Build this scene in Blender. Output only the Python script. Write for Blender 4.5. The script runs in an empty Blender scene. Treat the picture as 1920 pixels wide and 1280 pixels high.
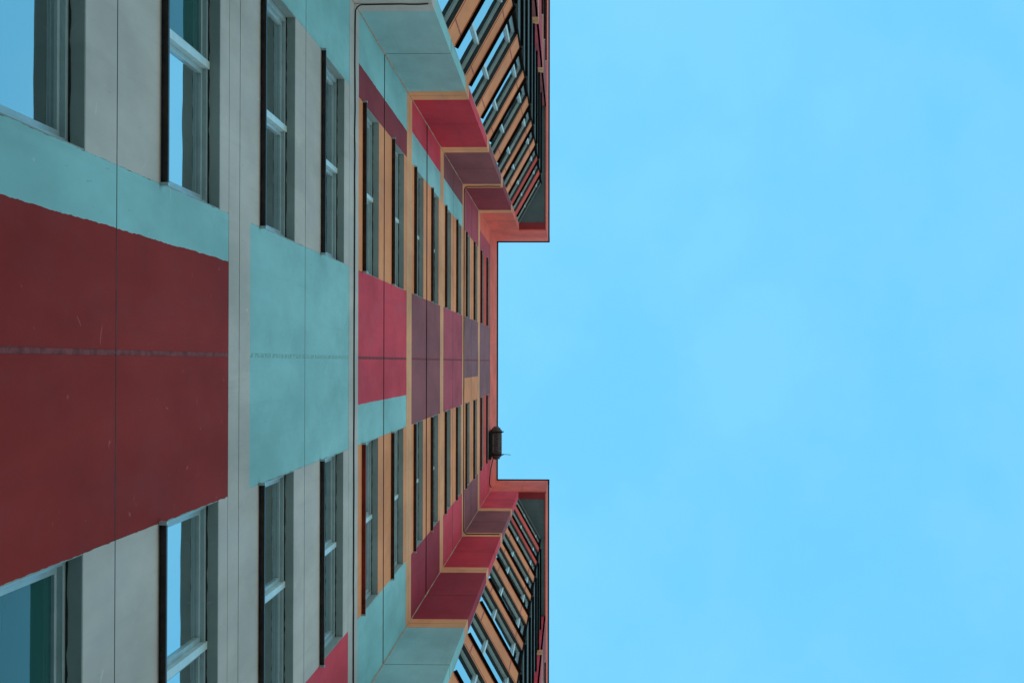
import bpy, bmesh, math, random
from mathutils import Matrix, Vector
random.seed(7)
S = bpy.context.scene
COL = S.collection
CAMZ = 1.6                      # eye height; every level below is given above the ground
# ------------------------------------------------------------------ camera
W_, f_ = 1920.0, 3000.0
Zc = Vector((108.0, -39.0, -f_)).normalized()
Xc = Vector((-0.0012, -1.0, 0.0)); Xc = (Xc - Zc*Xc.dot(Zc)).normalized()
Yc = Zc.cross(Xc)
cam = bpy.data.cameras.new('camera'); camo = bpy.data.objects.new('camera', cam); COL.objects.link(camo)
cam.sensor_width = 36; cam.lens = f_/W_*36; cam.clip_start = 0.05; cam.clip_end = 6000
M = Matrix((Xc, Yc, Zc)).to_4x4(); M.translation = Vector((0.05, -2.5, CAMZ)); camo.matrix_world = M
S.camera = camo
# ------------------------------------------------------------------ materials
def nodes(name):
    m = bpy.data.materials.new(name); m.use_nodes = True
    nt = m.node_tree; return m, nt, nt.nodes['Principled BSDF']
def N(nt, t, **kw):
    n = nt.nodes.new(t)
    for k, v in kw.items(): setattr(n, k, v)
    return n
def mixc(nt, fac, a, b, blend='MIX'):
    n = N(nt, 'ShaderNodeMix', data_type='RGBA', blend_type=blend)
    for s, v in ((n.inputs[0], fac), (n.inputs[6], a), (n.inputs[7], b)):
        if hasattr(v, 'links'): nt.links.new(v, s)
        else: s.default_value = v if isinstance(v, float) else (*v, 1)
    return n.outputs[2]
def noise(nt, vec, scale, detail=4, rough=.6, stretch=None):
    v = vec
    if stretch:
        mp = N(nt, 'ShaderNodeMapping'); mp.inputs['Scale'].default_value = stretch
        nt.links.new(vec, mp.inputs[0]); v = mp.outputs[0]
    n = N(nt, 'ShaderNodeTexNoise'); n.inputs['Scale'].default_value = scale
    n.inputs['Detail'].default_value = detail; n.inputs['Roughness'].default_value = rough
    nt.links.new(v, n.inputs['Vector']); return n.outputs['Fac']
def ramp(nt, x, a, b, va=0.0, vb=1.0):
    r = N(nt, 'ShaderNodeMapRange'); r.interpolation_type = 'SMOOTHSTEP'
    nt.links.new(x, r.inputs[0])
    for i, v in enumerate((a, b, va, vb)): r.inputs[i+1].default_value = v
    return r.outputs[0]
def mul(nt, a, k):
    m = N(nt, 'ShaderNodeMath', operation='MULTIPLY'); nt.links.new(a, m.inputs[0])
    if hasattr(k, 'links'): nt.links.new(k, m.inputs[1])
    else: m.inputs[1].default_value = k
    return m.outputs[0]
def paint(name, c, rough=.75, mott=.17, streak=.16, marks=.28, dirt=(.09, .085, .08), spec=.06):
    """weathered fibre-cement paint: mottling, run marks, chips and scratches, all fixed to the wall"""
    m, nt, b = nodes(name)
    g = N(nt, 'ShaderNodeNewGeometry').outputs['Position']
    lo = tuple(x*(1-mott) for x in c); hi = tuple(min(1, x*(1+mott)+.004) for x in c)
    col = mixc(nt, ramp(nt, noise(nt, g, .9, 5, .62, (1, 1, .35)), .3, .7), lo, hi)
    grey = sum(c)/3
    col = mixc(nt, ramp(nt, noise(nt, g, 1.7, 4, .55, (1, 1, .3)), .52, .62, 0, .35), col, (c[0]*.93, c[1]*.80+grey*.17, c[2]*.82+grey*.19))
    col = mixc(nt, ramp(nt, noise(nt, g, 2.2, 6, .7), .45, .75, 0, .13), col, tuple(.55*x+.45*(grey*1.15) for x in c))
    col = mixc(nt, ramp(nt, noise(nt, g, 5.5, 6, .7, (1, 1, .035)), .52, .8, 0, streak*2.2), col, tuple(x*.62+.012 for x in c))
    col = mixc(nt, ramp(nt, noise(nt, g, 30, 3, .7, (1, 1, .14)), .66, .71, 0, marks*.8), col, dirt)
    # pale scratches: thin cells of a warped wave, broken up by noise
    wv = N(nt, 'ShaderNodeTexWave', wave_type='BANDS', bands_direction='DIAGONAL'); wv.inputs['Scale'].default_value = .8
    wv.inputs['Distortion'].default_value = 26; wv.inputs['Detail'].default_value = 2; wv.inputs['Detail Scale'].default_value = 1.3
    nt.links.new(g, wv.inputs[0])
    thin = ramp(nt, wv.outputs['Fac'], .985, .999)
    brk = ramp(nt, noise(nt, g, 5, 3, .6), .60, .66, 0, 1)
    col = mixc(nt, mul(nt, mul(nt, thin, brk), marks*.8), col, tuple(min(1, x*1.5+.12) for x in c))
    nt.links.new(col, b.inputs['Base Color'])
    b.inputs['Roughness'].default_value = rough; b.inputs['Specular IOR Level'].default_value = spec
    bp = N(nt, 'ShaderNodeBump'); bp.inputs['Strength'].default_value = .25; bp.inputs['Distance'].default_value = .004
    nt.links.new(noise(nt, g, 60, 5, .7), bp.inputs['Height']); nt.links.new(bp.outputs[0], b.inputs['Normal'])
    return m
def plain(name, c, rough=.5, metal=0.0, var=.25, scale=8, spec=.5):
    m, nt, b = nodes(name)
    g = N(nt, 'ShaderNodeNewGeometry').outputs['Position']
    col = mixc(nt, ramp(nt, noise(nt, g, scale, 5, .65), .3, .7), tuple(x*(1-var) for x in c), tuple(min(1, x*(1+var)) for x in c))
    nt.links.new(col, b.inputs['Base Color'])
    b.inputs['Roughness'].default_value = rough; b.inputs['Metallic'].default_value = metal
    b.inputs['Specular IOR Level'].default_value = spec
    return m
P = {
 'grey':    paint('warm_grey_paint', (0.555, 0.495, 0.44)),
 'teal':    paint('pale_teal_paint', (0.3, 0.56, 0.545)),
 'maroon':  paint('maroon_paint', (0.315, 0.026, 0.018), marks=.65),
 'darkred': paint('dark_red_paint', (0.3, 0.042, 0.05)),
 'crimson': paint('crimson_paint', (0.7, 0.062, 0.085)),
 'rose':    paint('rose_paint', (0.47, 0.078, 0.1)),
 'mauve':   paint('mauve_paint', (0.3, 0.088, 0.09)),
 'plum':    paint('grey_plum_paint', (0.275, 0.115, 0.125)),
 'orange':  paint('ochre_orange_paint', (0.82, 0.3, 0.13)),
 'band':    paint('tan_band_paint', (0.79, 0.37, 0.18)),
 'salmon':  paint('salmon_red_paint', (0.8, 0.16, 0.1)),
 'redwin':  paint('bright_red_paint', (.68, .085, .055)),
 'bounceteal': paint('bounce_lit_teal_paint', (.345, .53, .52)),  # the pale teal again, with the bay sides' warmer bounce light mixed into its colour
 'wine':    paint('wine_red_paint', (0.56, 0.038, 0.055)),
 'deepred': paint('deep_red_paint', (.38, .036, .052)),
 'dark':    paint('dark_slate_paint', (0.112, 0.156, 0.163), marks=.2),
}
M_reveal = paint('reveal_paint', (.31, .36, .335), marks=.2)
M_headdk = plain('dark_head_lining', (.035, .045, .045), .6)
M_frame = plain('aluminium_frame', (.36, .46, .46), .30, 0.0, .12, 5, 1.0)
M_mull = plain('sky_lit_mullion_metal', (.60, .72, .70), .35, 0, .1, 5, .8)  # frame metal made paler, the sky's gleam on the mullions put into its colour
M_sill = plain('brown_sill_metal', (.030, .020, .017), .45, 0, .6, 9)
M_sillred = plain('rusty_red_sill_metal', (.19, .022, .015), .5, 0, .7, 1.6)
M_black = plain('black_metal', (.014, .014, .014), .9, 0, .3, 6, .0)
M_seal = plain('black_sealant', (.012, .012, .012), .8, 0, .3, 30)
M_rust = plain('rust_red_bead', (.42, .085, .045), .8, 0, .4, 4)
M_trim = plain('brown_joint_filler', (.045, .022, .022), .8, 0, .9, 2.5)
M_strip = plain('dusty_joint_strip', (.25, .075, .075), .9, 0, .35, 7, .03)
M_stripg = plain('pale_joint_strip', (.28, .50, .47), .9, 0, .35, 12, .03)
M_caulk = plain('pale_corner_caulk', (.50, .33, .24), .9, 0, .25, 12, .03)
M_lamp = plain('weathered_lamp_casing', (.085, .075, .07), .55, .2, .4, 14)
M_roof = plain('roof_felt', (.10, .10, .10), .9)
M_conc = plain('concrete', (.32, .31, .29), .85, 0, .2, 3)
def glass(name, tint=(.012, .035, .04), refl=.62):
    m, nt, b = nodes(name)
    b.inputs['Base Color'].default_value = (*tint, 1); b.inputs['Roughness'].default_value = .03
    b.inputs['IOR'].default_value = 1.6; b.inputs['Specular IOR Level'].default_value = .6 if refl > .3 else .12
    g = N(nt, 'ShaderNodeNewGeometry').outputs['Position']
    bp = N(nt, 'ShaderNodeBump'); bp.inputs['Strength'].default_value = .10; bp.inputs['Distance'].default_value = .03
    nt.links.new(noise(nt, g, 1.4, 2, .5), bp.inputs['Height']); nt.links.new(bp.outputs[0], b.inputs['Normal'])
    gl = N(nt, 'ShaderNodeBsdfGlossy'); gl.inputs['Color'].default_value = (.92, .97, .96, 1); gl.inputs['Roughness'].default_value = .03   # solar-control coating
    nt.links.new(bp.outputs[0], gl.inputs['Normal']); mx = N(nt, 'ShaderNodeMixShader'); oi = N(nt, 'ShaderNodeObjectInfo').outputs['Random']; nt.links.new(ramp(nt, oi, 0, 1, refl*.84, refl*1.14), mx.inputs[0])
    nt.links.new(b.outputs[0], mx.inputs[1]); nt.links.new(gl.outputs[0], mx.inputs[2]); nt.links.new(mx.outputs[0], nt.nodes['Material Output'].inputs[0])
    return m
M_glass = glass('window_glass')
M_glass2 = glass('tinted_window_glass', (.012, .085, .075), .04)
# ------------------------------------------------------------------ mesh helpers
def link(name, bm, mat, parent=None, bevel=0):
    bmesh.ops.recalc_face_normals(bm, faces=bm.faces)
    vs = [v.co for v in bm.verts]
    lo = Vector([min(v[i] for v in vs) for i in range(3)]); hi = Vector([max(v[i] for v in vs) for i in range(3)])
    c = (lo+hi)/2
    if bevel: bmesh.ops.bevel(bm, geom=list(bm.edges), offset=bevel, segments=1, affect='EDGES')
    bmesh.ops.translate(bm, vec=-c, verts=bm.verts)
    me = bpy.data.meshes.new(name); bm.to_mesh(me); bm.free()
    for mt in (mat if isinstance(mat, list) else [mat]): me.materials.append(mt)
    o = bpy.data.objects.new(name, me); COL.objects.link(o)
    if parent: o.parent = parent; o.location = c - parent_loc(parent)
    else: o.location = c
    return o
def parent_loc(p):
    l = Vector(p.location)
    while p.parent: p = p.parent; l = l + Vector(p.location)
    return l
def sheet(name, mat, *a, **k):
    bm = bmesh.new(); panel(bm, *a, **k); return link(name, bm, mat, bld)
def block(name, mat, parent, *a, bevel=0):
    bm = bmesh.new(); box(bm, *a); return link(name, bm, mat, parent, bevel)
class Wall:
    """A vertical wall plane from P0 to P1 (plan); local u along it, v outward (negative = into the wall)."""
    def __init__(s, p0, p1, out):
        s.p = Vector((*p0, 0)); d = Vector((*p1, 0)) - s.p; s.L = d.length; s.u = d/s.L
        n = Vector((-s.u.y, s.u.x, 0)); s.n = n if n.dot(Vector((*out, 0))) > 0 else -n
    def pt(s, u, v, z): return s.p + s.u*u + s.n*v + Vector((0, 0, z))
def box(bm, w, u0, u1, v0, v1, z0, z1, mi=0):
    q = [bm.verts.new(w.pt(u, v, z)) for z in (z0, z1) for v in (v0, v1) for u in (u0, u1)]
    for f in ((0, 1, 3, 2), (4, 5, 7, 6), (0, 1, 5, 4), (2, 3, 7, 6), (0, 2, 6, 4), (1, 3, 7, 5)):
        fc = bm.faces.new([q[i] for i in f]); fc.material_index = mi
def panel(bm, w, u0, u1, z0, z1, v=0.0, th=.05, jit=()):
    """flat cladding sheet; edges named in jit ('a' = u0 side, 'b' = u1 side) get a hand-painted wobble shared by both neighbours"""
    n = max(2, int((z1-z0)/.025))
    def edge(u, wob):
        r = random.Random(int(round(u*1000))*7+int(round(z0*100))); out = []; d = 0
        for i in range(n+1):
            d = .72*d + r.uniform(-.003, .003) if wob else 0
            out.append((u+d, z0+(z1-z0)*i/n))
        return out
    A = edge(u0, 'a' in jit); B = edge(u1, 'b' in jit)
    if 'a' not in jit: A = [A[0], A[-1]]
    if 'b' not in jit: B = [B[0], B[-1]]
    loop = A + B[::-1]
    fr = [bm.verts.new(w.pt(u, v, z)) for u, z in loop]; bk = [bm.verts.new(w.pt(u, v-th, z)) for u, z in loop]
    bm.faces.new(fr); bm.faces.new(bk[::-1])
    k = len(loop)
    for i in range(k): bm.faces.new((fr[i], fr[(i+1) % k], bk[(i+1) % k], bk[i]))
def tube(bm, pts, r, seg=8):
    rings = []
    for i, p in enumerate(pts):
        p = Vector(p); a = Vector(pts[max(0, i-1)]); b = Vector(pts[min(len(pts)-1, i+1)])
        t = (b-a).normalized(); s = t.orthogonal().normalized() if i == 0 else (rings_s - t*rings_s.dot(t)).normalized()
        rings_s = s; q = t.cross(s)
        rings.append([bm.verts.new(p + (s*math.cos(x)+q*math.sin(x))*r) for x in [2*math.pi*j/seg for j in range(seg)]])
    for A, B in zip(rings, rings[1:]):
        for j in range(seg): bm.faces.new((A[j], A[(j+1) % seg], B[(j+1) % seg], B[j]))
    bm.faces.new(rings[0][::-1]); bm.faces.new(rings[-1])
def copy_tree(o, parent, dz):
    c = o.copy(); COL.objects.link(c); c.parent = parent; c.location = o.location + Vector((0, 0, dz))
    for ch in o.children: 
        d = ch.copy(); COL.objects.link(d); d.parent = c
    return c
# ------------------------------------------------------------------ the building
bld = bpy.data.objects.new('apartment_building', None); COL.objects.link(bld); bld.empty_display_size = 2
bld['label'] = 'tall apartment block with teal, maroon, crimson and ochre panels and two projecting bays'
bld['category'] = 'building'
Z = [z+CAMZ for z in (5.72, 12.02, 18.42, 24.82, 31.2, 37.6, 44.0)] + [50.25+CAMZ]
TOP = 54.9+CAMZ
GR = 1.32                                  # underside of the lowest module
MODS = [(GR, Z[0])] + [(Z[i], Z[i+1]) for i in range(7)]       # module -1 .. 6
BL, BH, MID = .38, .41, 3.02               # band below / above its joint, mid-module joint
ROWS = ((.82, 2.44), (3.98, 5.62))
XI = 4.10                                  # inner corner of the bays
WA, WB = 1.035, 3.09                       # window zone
GAP = .007
JN = .014
def rnd(a): return a
main = Wall((-XI, 0), (XI, 0), (0, -1))    # u = x + XI
U = lambda x: x + XI
# colour plan: per module  left strip splits, window zone, centre splits, right strip
PLAN = {
 -1: dict(l=[(-XI, -WB, 'grey')], z='grey', c=[(-WA, WA, 'grey')], r=[(WB, XI, 'grey')]),
 0: dict(l=[(-XI, -WB, 'teal')], z='grey', c=[(-WA, -.685, 'teal'), (-.685, WA, 'maroon')], r=[(WB, XI, 'crimson')]),
 1: dict(l=[(-XI, -WB, 'teal')], z='grey', c=[(-WA, WA, 'teal')], r=[(WB, XI, 'crimson')]),
 2: dict(l=[(-XI, -3.49, 'teal'), (-3.49, -WB, 'darkred')], z='orange', c=[(-WA, .555, 'crimson'), (.555, WA, 'teal')], r=[(WB, XI, 'teal')]),
 3: dict(l=[(-XI, -3.60, 'crimson'), (-3.60, -WB, 'teal')], z='orange', c=[(-WA, WA, 'mauve')], r=[(WB, XI, 'deepred')]),
 4: dict(l=[(-XI, -3.60, 'mauve'), (-3.60, -WB, 'teal')], z='orange', c=[(-WA, WA, 'rose')], r=[(WB, XI, 'crimson')]),
 5: dict(l=[(-XI, -WB, 'rose')], z='orange', c=[(-WA, .43, 'plum'), (.43, WA, 'orange')], r=[(WB, XI, 'mauve')]),
 6: dict(l=[(-XI, -3.62, 'salmon'), (-3.62, -WB, 'rose')], z='redwin', c=[(-WA, WA, 'plum')], r=[(WB, XI, 'crimson')]),
}
for k, (z0, z1) in zip(range(-1, 7), MODS):
    pl = PLAN[k]; a = z0 + (BH if k >= 0 else 0); b = z1 - (BL if k < 6 else 0); mid = z0 + MID if k >= 0 else (z0+z1)/2
    for lo, hi in ((a, mid-JN/2), (mid+JN/2, b)):
        for name, segs in (('side_panel', pl['l']), ('centre_panel', pl['c']), ('side_panel', pl['r'])):
            for i, (x0, x1, c) in enumerate(segs):
                # the centre panels stop either side of the vertical joint strip
                cuts = [(x0, x1)]
                if x0 < 0 < x1: cuts = [(x0, -.016), (.016, x1)]
                for (p, q) in cuts:
                    j = ('a' if p == x0 and abs(p) < XI-.01 else '') + ('b' if q == x1 and abs(q) < XI-.01 else '')
                    sheet(name, P[c], main, U(p), U(q), lo, hi, 0, .06, j)
    # window zones: sheets between the openings
    rws = [(z0+r0, z0+r1) for r0, r1 in ROWS] if k >= 0 else []
    for sx in (-1, 1):
        ed = [a] + [e for r in rws for e in r] + [b]
        for lo, hi in zip(ed[::2], ed[1::2]):
            parts = [(lo, hi)]
            if lo < mid < hi: parts = [(lo, mid-JN/2), (mid+JN/2, hi)]
            for p, q in parts:
                x0, x1 = sorted((sx*WA, sx*WB))
                sheet('spandrel_panel', P[pl['z']], main, U(x0), U(x1), p, q, 0, .06)
    # band: two sheets with the movement joint between them
    if k >= 0:
        g = .010
        for lo, hi in ((z0-BL+.003, z0-g), (z0+g, z0+BH-.003)): sheet('floor_band', P['grey' if k < 3 else 'band'], main, 0, 2*XI, lo, hi, .002, .06)
    # small drip trim at the mid-height joint
    tr = {0: .001, 1: .001, 2: .009, 3: .014, 4: .003, 5: .002, 6: .004}.get(k)
    if tr: block('joint_trim', M_trim if k < 6 else M_caulk, bld, main, 0, 2*XI, -.04, tr, mid-.006, mid+.006)
    # joint strip up the middle
    bm = bmesh.new()
    segs = int((z1-z0)/.08); r = random.Random(k)
    pr = None
    for i in range(segs+1):
        z = z0+(z1-z0)*i/segs; w = .0185 + r.uniform(-.001, .001); d = -.003 + r.uniform(-.0002, .0002)
        row = [bm.verts.new((x, -y, z)) for x, y in ((-w, -.03), (-w, d), (0, d+.004), (w, d), (w, -.03))]
        if pr:
            for p_, q_ in zip(range(4), range(1, 5)): bm.faces.new((pr[p_], pr[q_], row[q_], row[p_]))
        pr = row
    link('joint_strip', bm, P['grey'] if k < 0 else M_stripg if k == 1 else M_strip, bld)
# dark backing behind every joint
for x0, x1 in ((-XI, -WB-.001), (-WA+.001, WA-.001), (WB+.001, XI)): block('inner_wall', M_seal, bld, main, U(x0), U(x1), -.30, -.05, GR, Z[7])
for k, (z0, z1) in zip(range(-1, 7), MODS):
    ed = [z0] + ([z0+e for r_ in ROWS for e in r_] if k >= 0 else []) + [z1]
    for lo, hi in zip(ed[::2], ed[1::2]):
        for sx in (-1, 1):
            x0, x1 = sorted((sx*WA, sx*WB)); block('inner_wall', M_seal, bld, main, U(x0)-.001, U(x1)+.001, -.30, -.052, lo+.001, hi-.001)

# ---- windows
def window(w, u0, u1, z0, z1, mull=(.5,), depth=.085, t=.045, st=.040, gd=.05, mw=.028, gm=None, sill=M_sill, name='window', head=None, sash=True, sillp=.05, cap=True):
    """opening lining, frame, sashes, panes and a folded sill; u0..u1, z0..z1 is the opening in the wall face"""
    F = depth; G = depth+gd
    fr = bmesh.new()
    box(fr, w, u0+.010, u0+.010+t, -F-.11, -F, z0, z1-.012)
    box(fr, w, u1-.010-t, u1-.010, -F-.11, -F, z0, z1-.012)
    box(fr, w, u0+.010+t, u1-.010-t, -F-.11, -F-.001, z1-.012-t, z1-.012)
    box(fr, w, u0+.010+t, u1-.010-t, -F-.11, -F-.001, z0, z0+t)
    root = link(name, fr, M_frame, bld, .0015)
    block('jamb_lining', M_reveal, root, w, u0, u0+.009, -.24, -.003, z0+.001, z1-.001)
    block('jamb_lining', M_reveal, root, w, u1-.009, u1, -.24, -.003, z0+.001, z1-.001)
    rv = bmesh.new(); box(rv, w, u0+.009, u1-.009, -.24, -.002, z1-.011, z1-.0005)
    link('head_lining', rv, head or M_reveal, root)
    sl = bmesh.new(); rr = random.Random(int(u0*100)+5)     # ragged sealant bead at the head
    n = 40; prv = None
    for i in range(n+1):
        u = u0+.009 + (u1-u0-.018)*i/n; d = F-.004-rr.uniform(0, .009)
        row = [sl.verts.new(w.pt(u, -v, z)) for v, z in ((d, z1-.0125), (d, z1-.016), (F+.01, z1-.019), (F+.01, z1-.0125))]
        if prv:
            for a_, b_ in ((0, 1), (1, 2), (2, 3)): sl.faces.new((prv[a_], prv[b_], row[b_], row[a_]))
        prv = row
    link('sealant_bead', sl, M_seal, root)
    us = [u0+.010+t] + [u0+(u1-u0)*m for m in mull] + [u1-.010-t]
    for m in us[1:-1]: block('mullion', M_mull, root, w, m-mw, m+mw, -F-.10, -F+.012, z0+.0015, z1-.0135, bevel=.0015)
    for i, (a, b) in enumerate(zip(us, us[1:])):
        a2 = a + (mw if i else 0); b2 = b - (mw if i < len(us)-2 else 0); F2 = F+gd*.6
        zt = z1-.012-t; zb = z0+t; sa = bmesh.new()
        box(sa, w, a2, a2+st, -G-.02, -F2, zb, zt); box(sa, w, b2-st, b2, -G-.02, -F2, zb, zt)
        box(sa, w, a2+st, b2-st, -G-.02, -F2-.001, zt-st, zt); box(sa, w, a2+st, b2-st, -G-.02, -F2-.001, zb, zb+st)
        pn = bmesh.new(); box(pn, w, a2+st-.004, b2-st+.004, -G-.012, -G, zb+st-.004, zt-st+.004)
        link('pane', pn, gm[i] if gm else M_glass, root)
        link('sash', sa, M_frame, root, .0015)
    si = bmesh.new()                                          # folded sill: sloping tray, drip edge, end upstands
    prof = [(-F-.02, z0+.02), (sillp, z0-.004), (sillp, z0-.034), (sillp-.006, z0-.034), (sillp-.006, z0-.016), (-.002, z0-.006), (-F-.02, z0-.006)]
    def prism(bmx, pr, a, b):
        A = [bmx.verts.new(w.pt(a, v, z)) for v, z in pr]; B = [bmx.verts.new(w.pt(b, v, z)) for v, z in pr]
        bmx.faces.new(A); bmx.faces.new(B[::-1])
        for i in range(len(pr)): bmx.faces.new((A[i], B[i], B[(i+1) % len(pr)], A[(i+1) % len(pr)]))
    prism(si, prof, u0+.0095, u1-.0095)
    so = link('sill', si, sill, root)
    if cap:
        for a, b in ((u0-.012, u0+.009), (u1-.009, u1+.012)): ec = bmesh.new(); prism(ec, [(.003, z0+.028), (sillp+.003, z0+.004), (sillp+.003, z0-.038), (.003, z0-.038)], a, b); link('end_cap', ec, M_frame, root)
    return root
base = {}
for k in range(0, 7):
    for ri, (r0, r1) in enumerate(ROWS):
        for sx in (-1, 1):
            x0, x1 = sorted((sx*WA, sx*WB))
            special = 'red' if (k == 2 and ri == 0 and sx == 1) else 'tint' if (k == 0 and ri == 0 and sx == 1) else 'half' if (k == 0 and ri == 1 and sx == -1) else ''
            h = (r1-r0)
            key = (sx, special, ri)
            if key not in base:
                base[key] = (window(main, U(x0), U(x1), Z[k]+r0, Z[k]+r1, sill=M_sillred if special == 'red' else M_sill, gm={'tint': (M_glass2, M_glass2), 'half': (M_glass2, M_glass)}.get(special)), Z[k])
            else:
                o, zz = base[key]; copy_tree(o, bld, Z[k]-zz)

# ---- corner caulk lines
for sx in (-1, 1):
    bm = bmesh.new(); x = sx*XI; prv = None; rr = random.Random(3)
    for i in range(120):
        z = GR + (Z[7]-GR)*i/119; q = .006+rr.uniform(-.003, .003)
        row = [bm.verts.new((x, -.004-q*1.6, z)), bm.verts.new((x-sx*q*1.6, -.004, z))]
        if prv: bm.faces.new((prv[0], prv[1], row[1], row[0]))
        prv = row
    link('corner_caulk', bm, M_caulk, bld)

# ---- the two projecting bays
NX, CX, CY, FY2, X2, X3 = 4.29, 5.57, 1.615, 1.755, 8.0, 15.0
SY = .90
SIDE = {-1: {-1: 'grey', 0: 'bounceteal', 1: 'bounceteal', 2: 'bounceteal', 3: 'wine', 4: 'mauve', 5: 'darkred', 6: 'salmon'},
         1: {-1: 'grey', 0: 'bounceteal', 1: 'bounceteal', 2: 'bounceteal', 3: 'deepred', 4: 'wine', 5: 'mauve', 6: 'crimson'}}
SIDE2 = {-1: {k: ('mauve' if k != 5 else 'rose') for k in range(-1, 7)}, 1: {k: ('mauve' if k < 5 else 'crimson') for k in range(-1, 7)}}
def modwall(w, u0, u1, colours, name, v=0.0, bandcol='band'):
    for k, (z0, z1) in zip(range(-1, 7), MODS):
        a = z0 + (BH if k >= 0 else 0); b = z1 - (BL if k < 6 else 0); mid = z0 + MID
        sheet(name, P[colours[k]], w, u0, u1, a, mid-JN/2, v, .05); sheet(name, P[colours[k]], w, u0, u1, mid+JN/2, b, v, .05)
        if k >= 0: block('joint_trim', M_trim, bld, w, u0, u1, v-.04, v+.002, mid-.006, mid+.006)
        if k >= 0:
            g = .012 if k != 5 else .02
            for lo, hi in ((z0-BL+.003, z0-g), (z0+g, z0+BH-.003)): sheet('floor_band', P['grey' if k < 3 else bandcol], w, u0, u1, lo, hi, v+.0015, .05)
for sx in (-1, 1):
    s = sx
    side = Wall((s*XI, -.001), (s*XI, -SY), (-s, 0))
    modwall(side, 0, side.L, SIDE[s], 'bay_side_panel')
    nib = Wall((s*(XI), -SY-.001), (s*NX, -SY-.001), (0, -1))
    modwall(nib, .004, nib.L, {k_: {'bounceteal': 'teal', 'wine': 'crimson'}.get(c_, c_) for k_, c_ in SIDE[s].items()}, 'bay_edge_panel', 0)  # edge strip keeps the plain teal, without the side walls' painted-in light
    cham = Wall((s*NX, -SY), (s*CX, -CY), (-s, -1))
    front = Wall((s*CX, -CY), (s*X2, -CY), (0, -1))
    side2 = Wall((s*X2, -CY-.001), (s*X2, -FY2), (-s, 0))
    front2 = Wall((s*X2, -FY2-.001), (s*X3, -FY2-.001), (0, -1))
    modwall(side2, 0, side2.L, SIDE2[s], 'bay_side_panel')
    # core of the bay (dark, behind all sheets)
    bm = bmesh.new()
    for lo, hi in ((GR, Z[7]),):
        pts = [(s*(XI+.051), .3), (s*(XI+.051), -SY+.051), (s*(NX+.02), -SY+.051)]
        q0 = cham.pt(.02, -.30, 0); q1 = cham.pt(cham.L-.02, -.30, 0)
        pts += [(q0.x, q0.y), (q1.x, q1.y), (s*(CX+.3), -CY+.30), (s*(X2+.05), -CY+.30), (s*(X2+.05), -FY2+.3), (s*X3, -FY2+.3), (s*X3, .3)]
        A = [bm.verts.new((x, y, lo)) for x, y in pts]; B = [bm.verts.new((x, y, hi-.01)) for x, y in pts]
        bm.faces.new(A); bm.faces.new(B[::-1])
        for i in range(len(pts)): bm.faces.new((A[i], A[(i+1) % len(pts)], B[(i+1) % len(pts)], B[i]))
    link('inner_wall', bm, M_seal, bld)
    # window rows on chamfer and front
    zs = []; CROWS = ((.27, 2.42), (3.62, 5.80))
    for k in range(-1, 7):
        for ri, (r0, r1) in enumerate(CROWS):
            b0 = Z[k] if k >= 0 else Z[0]-6.4
            if b0+r0 > GR+.3: zs.append((k, ri, b0+r0, b0+r1))
    last = GR; first = {}
    for i, (k, ri, z0, z1) in enumerate(zs + [(7, 0, Z[7], Z[7])]):
        red = (k == 6 and ri == 0) or (k == 6 and ri == 1)
        topmost = k == 7
        for w, nm, colr, j in ((cham, 'bay_spandrel', 'dark' if topmost else ('redwin' if red else 'orange'), (.13, .80)),
                            (front, 'bay_front_spandrel', 'dark', (.5,))):
            cuts = [0.0] + [w.L*q for q in j] + [w.L-.004]
            if w is cham and not topmost:
                for q in j: block('panel_strip', M_rust, bld, w, w.L*q-.012, w.L*q+.012, -.03, .002, last+.09, z0-.09)
                for zz in (last+.08, z0-.095): block('panel_bead', M_rust, bld, w, .03, w.L-.04, -.03, .007, zz, zz+.01)
            for a, b in zip(cuts, cuts[1:]): sheet(nm, P[colr], w, a+(.0 if a == 0 else .004), b-(.004 if b < w.L-.01 else 0), last+.001, z0-.001, 0, .29)
        if topmost: break
        last = z1
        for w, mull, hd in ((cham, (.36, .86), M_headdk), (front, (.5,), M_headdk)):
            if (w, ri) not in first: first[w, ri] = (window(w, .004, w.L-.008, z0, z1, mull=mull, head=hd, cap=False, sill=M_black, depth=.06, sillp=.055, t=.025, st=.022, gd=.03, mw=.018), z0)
            else: copy_tree(first[w, ri][0], bld, z0-first[w, ri][1])
    # corner post
    bm = bmesh.new(); c = Vector((s*CX, -CY, 0))
    for lo, hi in ((GR, Z[7]),):
        pts = [cham.pt(cham.L-.03, .012, 0), cham.pt(cham.L+.004, .012, 0), front.pt(.03, .008, 0), front.pt(.03, -.05, 0), cham.pt(cham.L-.03, -.05, 0)]
        A = [bm.verts.new((p.x, p.y, lo)) for p in pts]; B = [bm.verts.new((p.x, p.y, hi-.002)) for p in pts]
        bm.faces.new(A); bm.faces.new(B[::-1])
        for i in range(5): bm.faces.new((A[i], A[(i+1) % 5], B[(i+1) % 5], B[i]))
    link('corner_post', bm, M_black, bld)
    # outer part of the bay with its own windows
    cut = [(0, 1.0, 'm'), (1.0, 3.05, 'w'), (3.05, 4.9, 'm'), (4.9, 6.95, 'w'), (6.95, front2.L, 'm')]
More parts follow.
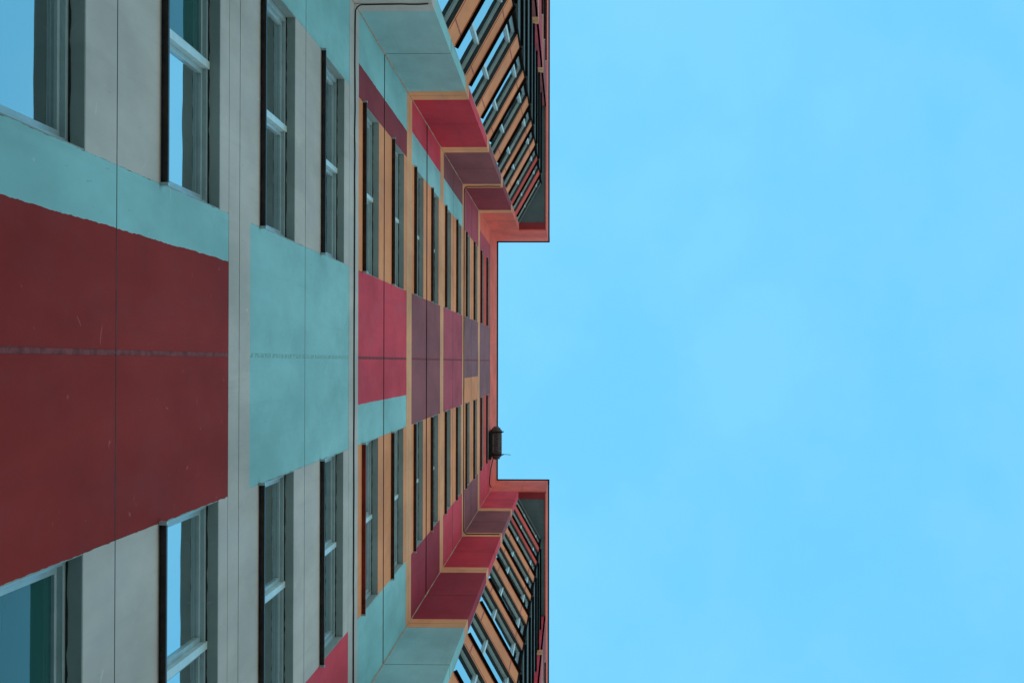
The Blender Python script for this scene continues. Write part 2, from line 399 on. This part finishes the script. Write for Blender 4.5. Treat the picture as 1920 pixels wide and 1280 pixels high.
    for k, (z0, z1) in zip(range(-1, 7), MODS):
        a = z0 + (BH if k >= 0 else 0); b = z1 - (BL if k < 6 else 0); mid = z0+MID
        cols = ['rose', 'mauve', 'darkred', 'mauve', 'rose', 'mauve', 'rose', 'mauve']
        for i, (p, q, t) in enumerate(cut):
            if t == 'm' or k < 0: ps = [(a, mid-JN/2, .05), (mid+JN/2, b, .05)]
            else:
                ed = [a] + [z0+e for r_ in ROWS for e in r_] + [b]; ps = [(lo, hi, .29) for lo, hi in zip(ed[::2], ed[1::2])]
            for lo, hi, th in ps: sheet('bay_front_panel' if t == 'm' else 'outer_spandrel', P[cols[k+1]], front2, p, q, lo, hi, 0, th)
            if t == 'w' and k >= 0:
                for r0, r1 in ROWS:
                    key = (s, i)
                    if key not in first: first[key] = (window(front2, p, q, z0+r0, z0+r1, depth=.08), z0+r0)
                    else: copy_tree(first[key][0], bld, z0+r0-first[key][1])
        if k >= 0:
            for lo, hi in ((z0-BL+.003, z0-.012), (z0+.012, z0+BH-.003)): sheet('floor_band', P['grey' if k < 3 else 'band'], front2, 0, front2.L, lo, hi, .0015, .05)
    # soffit under the square roof corner
    zb = Z[7]; FY = 1.762
    bm = bmesh.new(); so = Wall((s*(XI+.24), -.9), (s*X3, -.9), (0, -1))
    box(bm, so, 0, so.L, -.3, FY-.9-.035, zb+.035, zb+.2); link('soffit', bm, P['dark'], bld)
    bm = bmesh.new(); s2 = Wall((s*(XI+.02), -.9), (s*(XI+.24), -.9), (0, -1)); box(bm, s2, 0, s2.L, 0, FY-.9-.035, zb+.02, zb+.2)
    link('soffit_edge', bm, P['darkred'], bld)
    # parapet
    pw = Wall((s*XI, -.001), (s*XI, -FY), (-s, 0)); jp = pw.L*.55
    sheet('parapet', P['salmon'], pw, 0, jp-.004, zb+.01, TOP, .0, .03); sheet('parapet', P['salmon'], pw, jp+.004, pw.L+.0, zb+.01, TOP, .0, .03)
    pf = Wall((s*XI, -FY-.001), (s*X3, -FY-.001), (0, -1)); 
    for i in range(5): sheet('parapet', P['salmon'], pf, pf.L*i/5 + .003, pf.L*(i+1)/5-.003, zb+.01, TOP, 0, .03)
    block('coping', M_black, bld, pw, 0, pw.L+.05, -.16, .035, TOP+.003, TOP+.12); block('coping', M_black, bld, pf, .17, pf.L, -.16, .045, TOP+.004, TOP+.119)
    # rim moulding at the foot of the side parapet
    bm = bmesh.new(); box(bm, pw, SY+.01, pw.L+.004, .001, .010, zb-.02, zb+.03); link('rim_moulding', bm, P['salmon'], bld)
# main parapet, coping
for i in range(3):
    a = 2*XI*i/3; b = 2*XI*(i+1)/3
    for lo, hi in ((Z[7]+.004, Z[7]+2.3), (Z[7]+2.31, TOP)): sheet('parapet', P['salmon'], main, a+(.003 if i else 0), b-(.003 if i < 2 else 0), lo, hi, .0, .12)
bm = bmesh.new(); box(bm, main, .0, 2*XI, -.16, .042, TOP+.0035, TOP+.1195); link('coping', bm, M_black, bld)
# bulk of the block behind, roof, plinth
bm = bmesh.new(); blk = Wall((-16, .3), (16, .3), (0, -1)); box(bm, blk, 0, 32, -14, -.001, .0, TOP-1.2); link('rear_wall', bm, P['grey'], bld)
bm = bmesh.new(); box(bm, blk, 1, 31, -13.8, -.2, TOP-1.19, TOP-1.0); link('roof', bm, M_roof, bld)
block('plinth', M_conc, bld, main, 0, 2*XI, -.3, -.02, 0, GR-.002)
for s in (-1, 1):
    bm = bmesh.new()
    pts = [(s*(XI+.01), .3), (s*(XI+.01), -SY+.02), (s*(NX), -SY+.02), (s*CX, -CY+.02), (s*X2, -CY+.02), (s*X2, -FY2+.02), (s*X3, -FY2+.02), (s*X3, .3)]
    A = [bm.verts.new((x, y, 0)) for x, y in pts]; B = [bm.verts.new((x, y, GR-.002)) for x, y in pts]
    bm.faces.new(A); bm.faces.new(B[::-1])
    for i in range(len(pts)): bm.faces.new((A[i], A[(i+1) % len(pts)], B[(i+1) % len(pts)], B[i]))
    link('plinth', bm, M_conc, bld)

# ---- cables along two joints, turning onto the bay sides
def cable(z, label, sides, r, ext, seed):
    rr = random.Random(seed); pts = []; R = .09
    s0 = -1 in sides; s1 = 1 in sides; y = -.012
    if s0:
        pts += [(-XI+.012, -ext*(1-i/8), z+rr.uniform(-.02, .02)) for i in range(8)]
        pts += [(-XI+.012+R-R*math.cos(a), y-R+R*math.sin(a), z) for a in (0.1, .5, .9, 1.3)]
    xs = [(-XI+.2) + (2*XI-.4)*i/30 for i in range(31)]
    pts += [(x, y+rr.uniform(-.002, .002), z+rr.uniform(-.012, .012)) for x in xs]
    if s1:
        pts += [(XI-.012-R+R*math.cos(a), y-R+R*math.sin(a), z) for a in (1.3, .9, .5, .1)]
        pts += [(XI-.012, -ext*(i+1)/8, z+rr.uniform(-.02, .02)) for i in range(8)]
    bm = bmesh.new(); tube(bm, pts, r, 6)
    o = link('cable', bm, M_seal, None); o['label'] = label; o['category'] = 'cable'; o['group'] = 'black cables along the floor bands'
cable(Z[2], 'black cable along the grey band between teal and crimson panels', (-1, 1), .0085, .86, 1)
cable(Z[5]+.03, 'thin black cable along an upper tan band below the top windows', (-1, 1), .011, .86, 2)

# ---- floodlight on the parapet
fl = bpy.data.objects.new('floodlight', None); COL.objects.link(fl)
FX, FZ = 2.62, 50.9+CAMZ; fl.location = (FX, -.03, FZ)
fl['label'] = 'dark weathered floodlight fixed on the salmon parapet of the main roof edge'; fl['category'] = 'floodlight'
bm = bmesh.new()
def ring(bm, x, r, cy, cz, n=12, sq=.96):
    return [bm.verts.new((x, cy+max(-.72, min(.72, math.cos(2*math.pi*i/n+.26)))*r*1.15*sq, cz+r*math.sin(2*math.pi*i/n+.26))) for i in range(n)]
prof = [(-.53, .03), (-.525, .10), (-.49, .11), (-.48, .16), (-.43, .175), (-.42, .215), (-.38, .22), (-.375, .245), (-.355, .245), (-.35, .215)]
for i in range(9): x = -.31+.075*i; prof += [(x-.018, .215), (x-.012, .228), (x+.012, .228), (x+.018, .215)]
prof += [(.345, .215), (.35, .245), (.37, .245), (.375, .215), (.43, .205), (.44, .15), (.50, .14), (.51, .08), (.535, .03)]
cy, cz = -.17, FZ
prv = None
for x, r in prof:
    g_ = ring(bm, FX+x, r, cy, cz)
    if prv:
        for i in range(12): bm.faces.new((prv[i], prv[(i+1) % 12], g_[(i+1) % 12], g_[i]))
    else: bm.faces.new(g_)
    prv = g_
bm.faces.new(prv); link('housing', bm, M_lamp, fl)
for x in (-.36, .36):
    bm = bmesh.new(); tube(bm, [(FX+x, -.025, FZ-1.2), (FX+x, -.06, FZ-.5), (FX+x, -.06, FZ-.27), (FX+x, cy-.20, FZ-.27), (FX+x, cy-.23, FZ)], .018, 6)
    tube(bm, [(FX+x, -.03, FZ+.2), (FX+x, cy, FZ+.21)], .012, 6); link('bracket', bm, M_black, fl)
bm = bmesh.new(); box(bm, main, U(FX-.44), U(FX+.46), .024, .055, FZ-1.35, FZ-.5); link('mounting_plate', bm, M_black, fl, .006)
bm = bmesh.new(); box(bm, main, U(FX-.30), U(FX+.30), .05, .10, FZ-.3, FZ+.15); link('gear_box', bm, M_lamp, fl, .01)
bm = bmesh.new(); tube(bm, [(FX+.36, cy-.18, FZ), (FX+.362, cy-.34, FZ+.01), (FX+.375, cy-.46, FZ+.02)], .009, 6); link('antenna', bm, M_lamp, fl)
bm = bmesh.new()
tube(bm, [(FX+.44, -.09, FZ-.1), (FX+.56, -.075, FZ-.5), (FX+.72, -.06, FZ-1.2), (FX+.95, -.05, FZ-1.7), (FX+1.15, -.045, FZ-1.75), (FX+1.28, -.05, FZ-1.3), (FX+1.33, -.06, FZ-.9)], .016, 8)
link('power_cable', bm, M_seal, fl)

# ------------------------------------------------------------------ ground
bm = bmesh.new(); n = 1
q = [bm.verts.new(v) for v in ((-2500, -2500, 0), (2500, -2500, 0), (2500, 2500, 0), (-2500, 2500, 0))]; bm.faces.new(q)
gm, nt, b = nodes('paving'); g = N(nt, 'ShaderNodeNewGeometry').outputs['Position']
br = N(nt, 'ShaderNodeTexBrick'); br.inputs['Scale'].default_value = 1.6; br.inputs['Color1'].default_value = (.40, .36, .32, 1); br.inputs['Color2'].default_value = (.34, .31, .28, 1); br.inputs['Mortar'].default_value = (.16, .15, .14, 1)
nt.links.new(g, br.inputs[0])
nt.links.new(mixc(nt, ramp(nt, noise(nt, g, .6, 6), .3, .7), br.outputs[0], (.38, .34, .30)), b.inputs['Base Color']); b.inputs['Roughness'].default_value = .9
gr = link('ground', bm, gm); gr['kind'] = 'structure'

# ------------------------------------------------------------------ sky and sun
EL, AZ = 48.0, 0.0               # sun behind the block: everything in view is in open shade
wd = bpy.data.worlds.new('World'); S.world = wd; wd.use_nodes = True; nt = wd.node_tree
bg = nt.nodes['Background']
sk = N(nt, 'ShaderNodeTexSky', sky_type='NISHITA'); sk.sun_disc = False
sk.sun_elevation = math.radians(EL); sk.sun_rotation = math.radians(AZ); sk.air_density = 1.3; sk.dust_density = 2.5; sk.ozone_density = 1.0
tc = N(nt, 'ShaderNodeTexCoord').outputs['Generated']
sp = N(nt, 'ShaderNodeSeparateXYZ'); nt.links.new(tc, sp.inputs[0])
el = ramp(nt, sp.outputs['Z'], .15, .9)
tint = mixc(nt, el, (1.25, 1.25, 1.0), (.57, 1.30, 1.37))
c = mixc(nt, 1.0, sk.outputs[0], tint, 'MULTIPLY')
c = mixc(nt, mul(nt, el, .86), c, (1.07, 3.62, 5.6))
veil = ramp(nt, noise(nt, tc, 6.5, 6, .55), .36, .64, 0.0, 1.0)
c = mixc(nt, 1.0, c, mixc(nt, veil, (.90, .965, .99), (1.10, 1.02, 1.0)), 'MULTIPLY')
nt.links.new(c, bg.inputs[0]); bg.inputs[1].default_value = .12
sun = bpy.data.lights.new('sun', 'SUN'); sun.energy = 3.5; sun.angle = math.radians(.5); sun.color = (1, .95, .87)
so_ = bpy.data.objects.new('sun', sun); COL.objects.link(so_)
d = Vector((math.sin(math.radians(AZ))*math.cos(math.radians(EL)), math.cos(math.radians(AZ))*math.cos(math.radians(EL)), math.sin(math.radians(EL))))
so_.rotation_euler = d.to_track_quat('Z', 'Y').to_euler(); so_.location = (0, 0, 90)
S.view_settings.view_transform = 'Standard'; S.view_settings.look = 'None'; S.view_settings.exposure = .67; S.view_settings.gamma = 1
S.render.resolution_x = 1024; S.render.resolution_y = 682
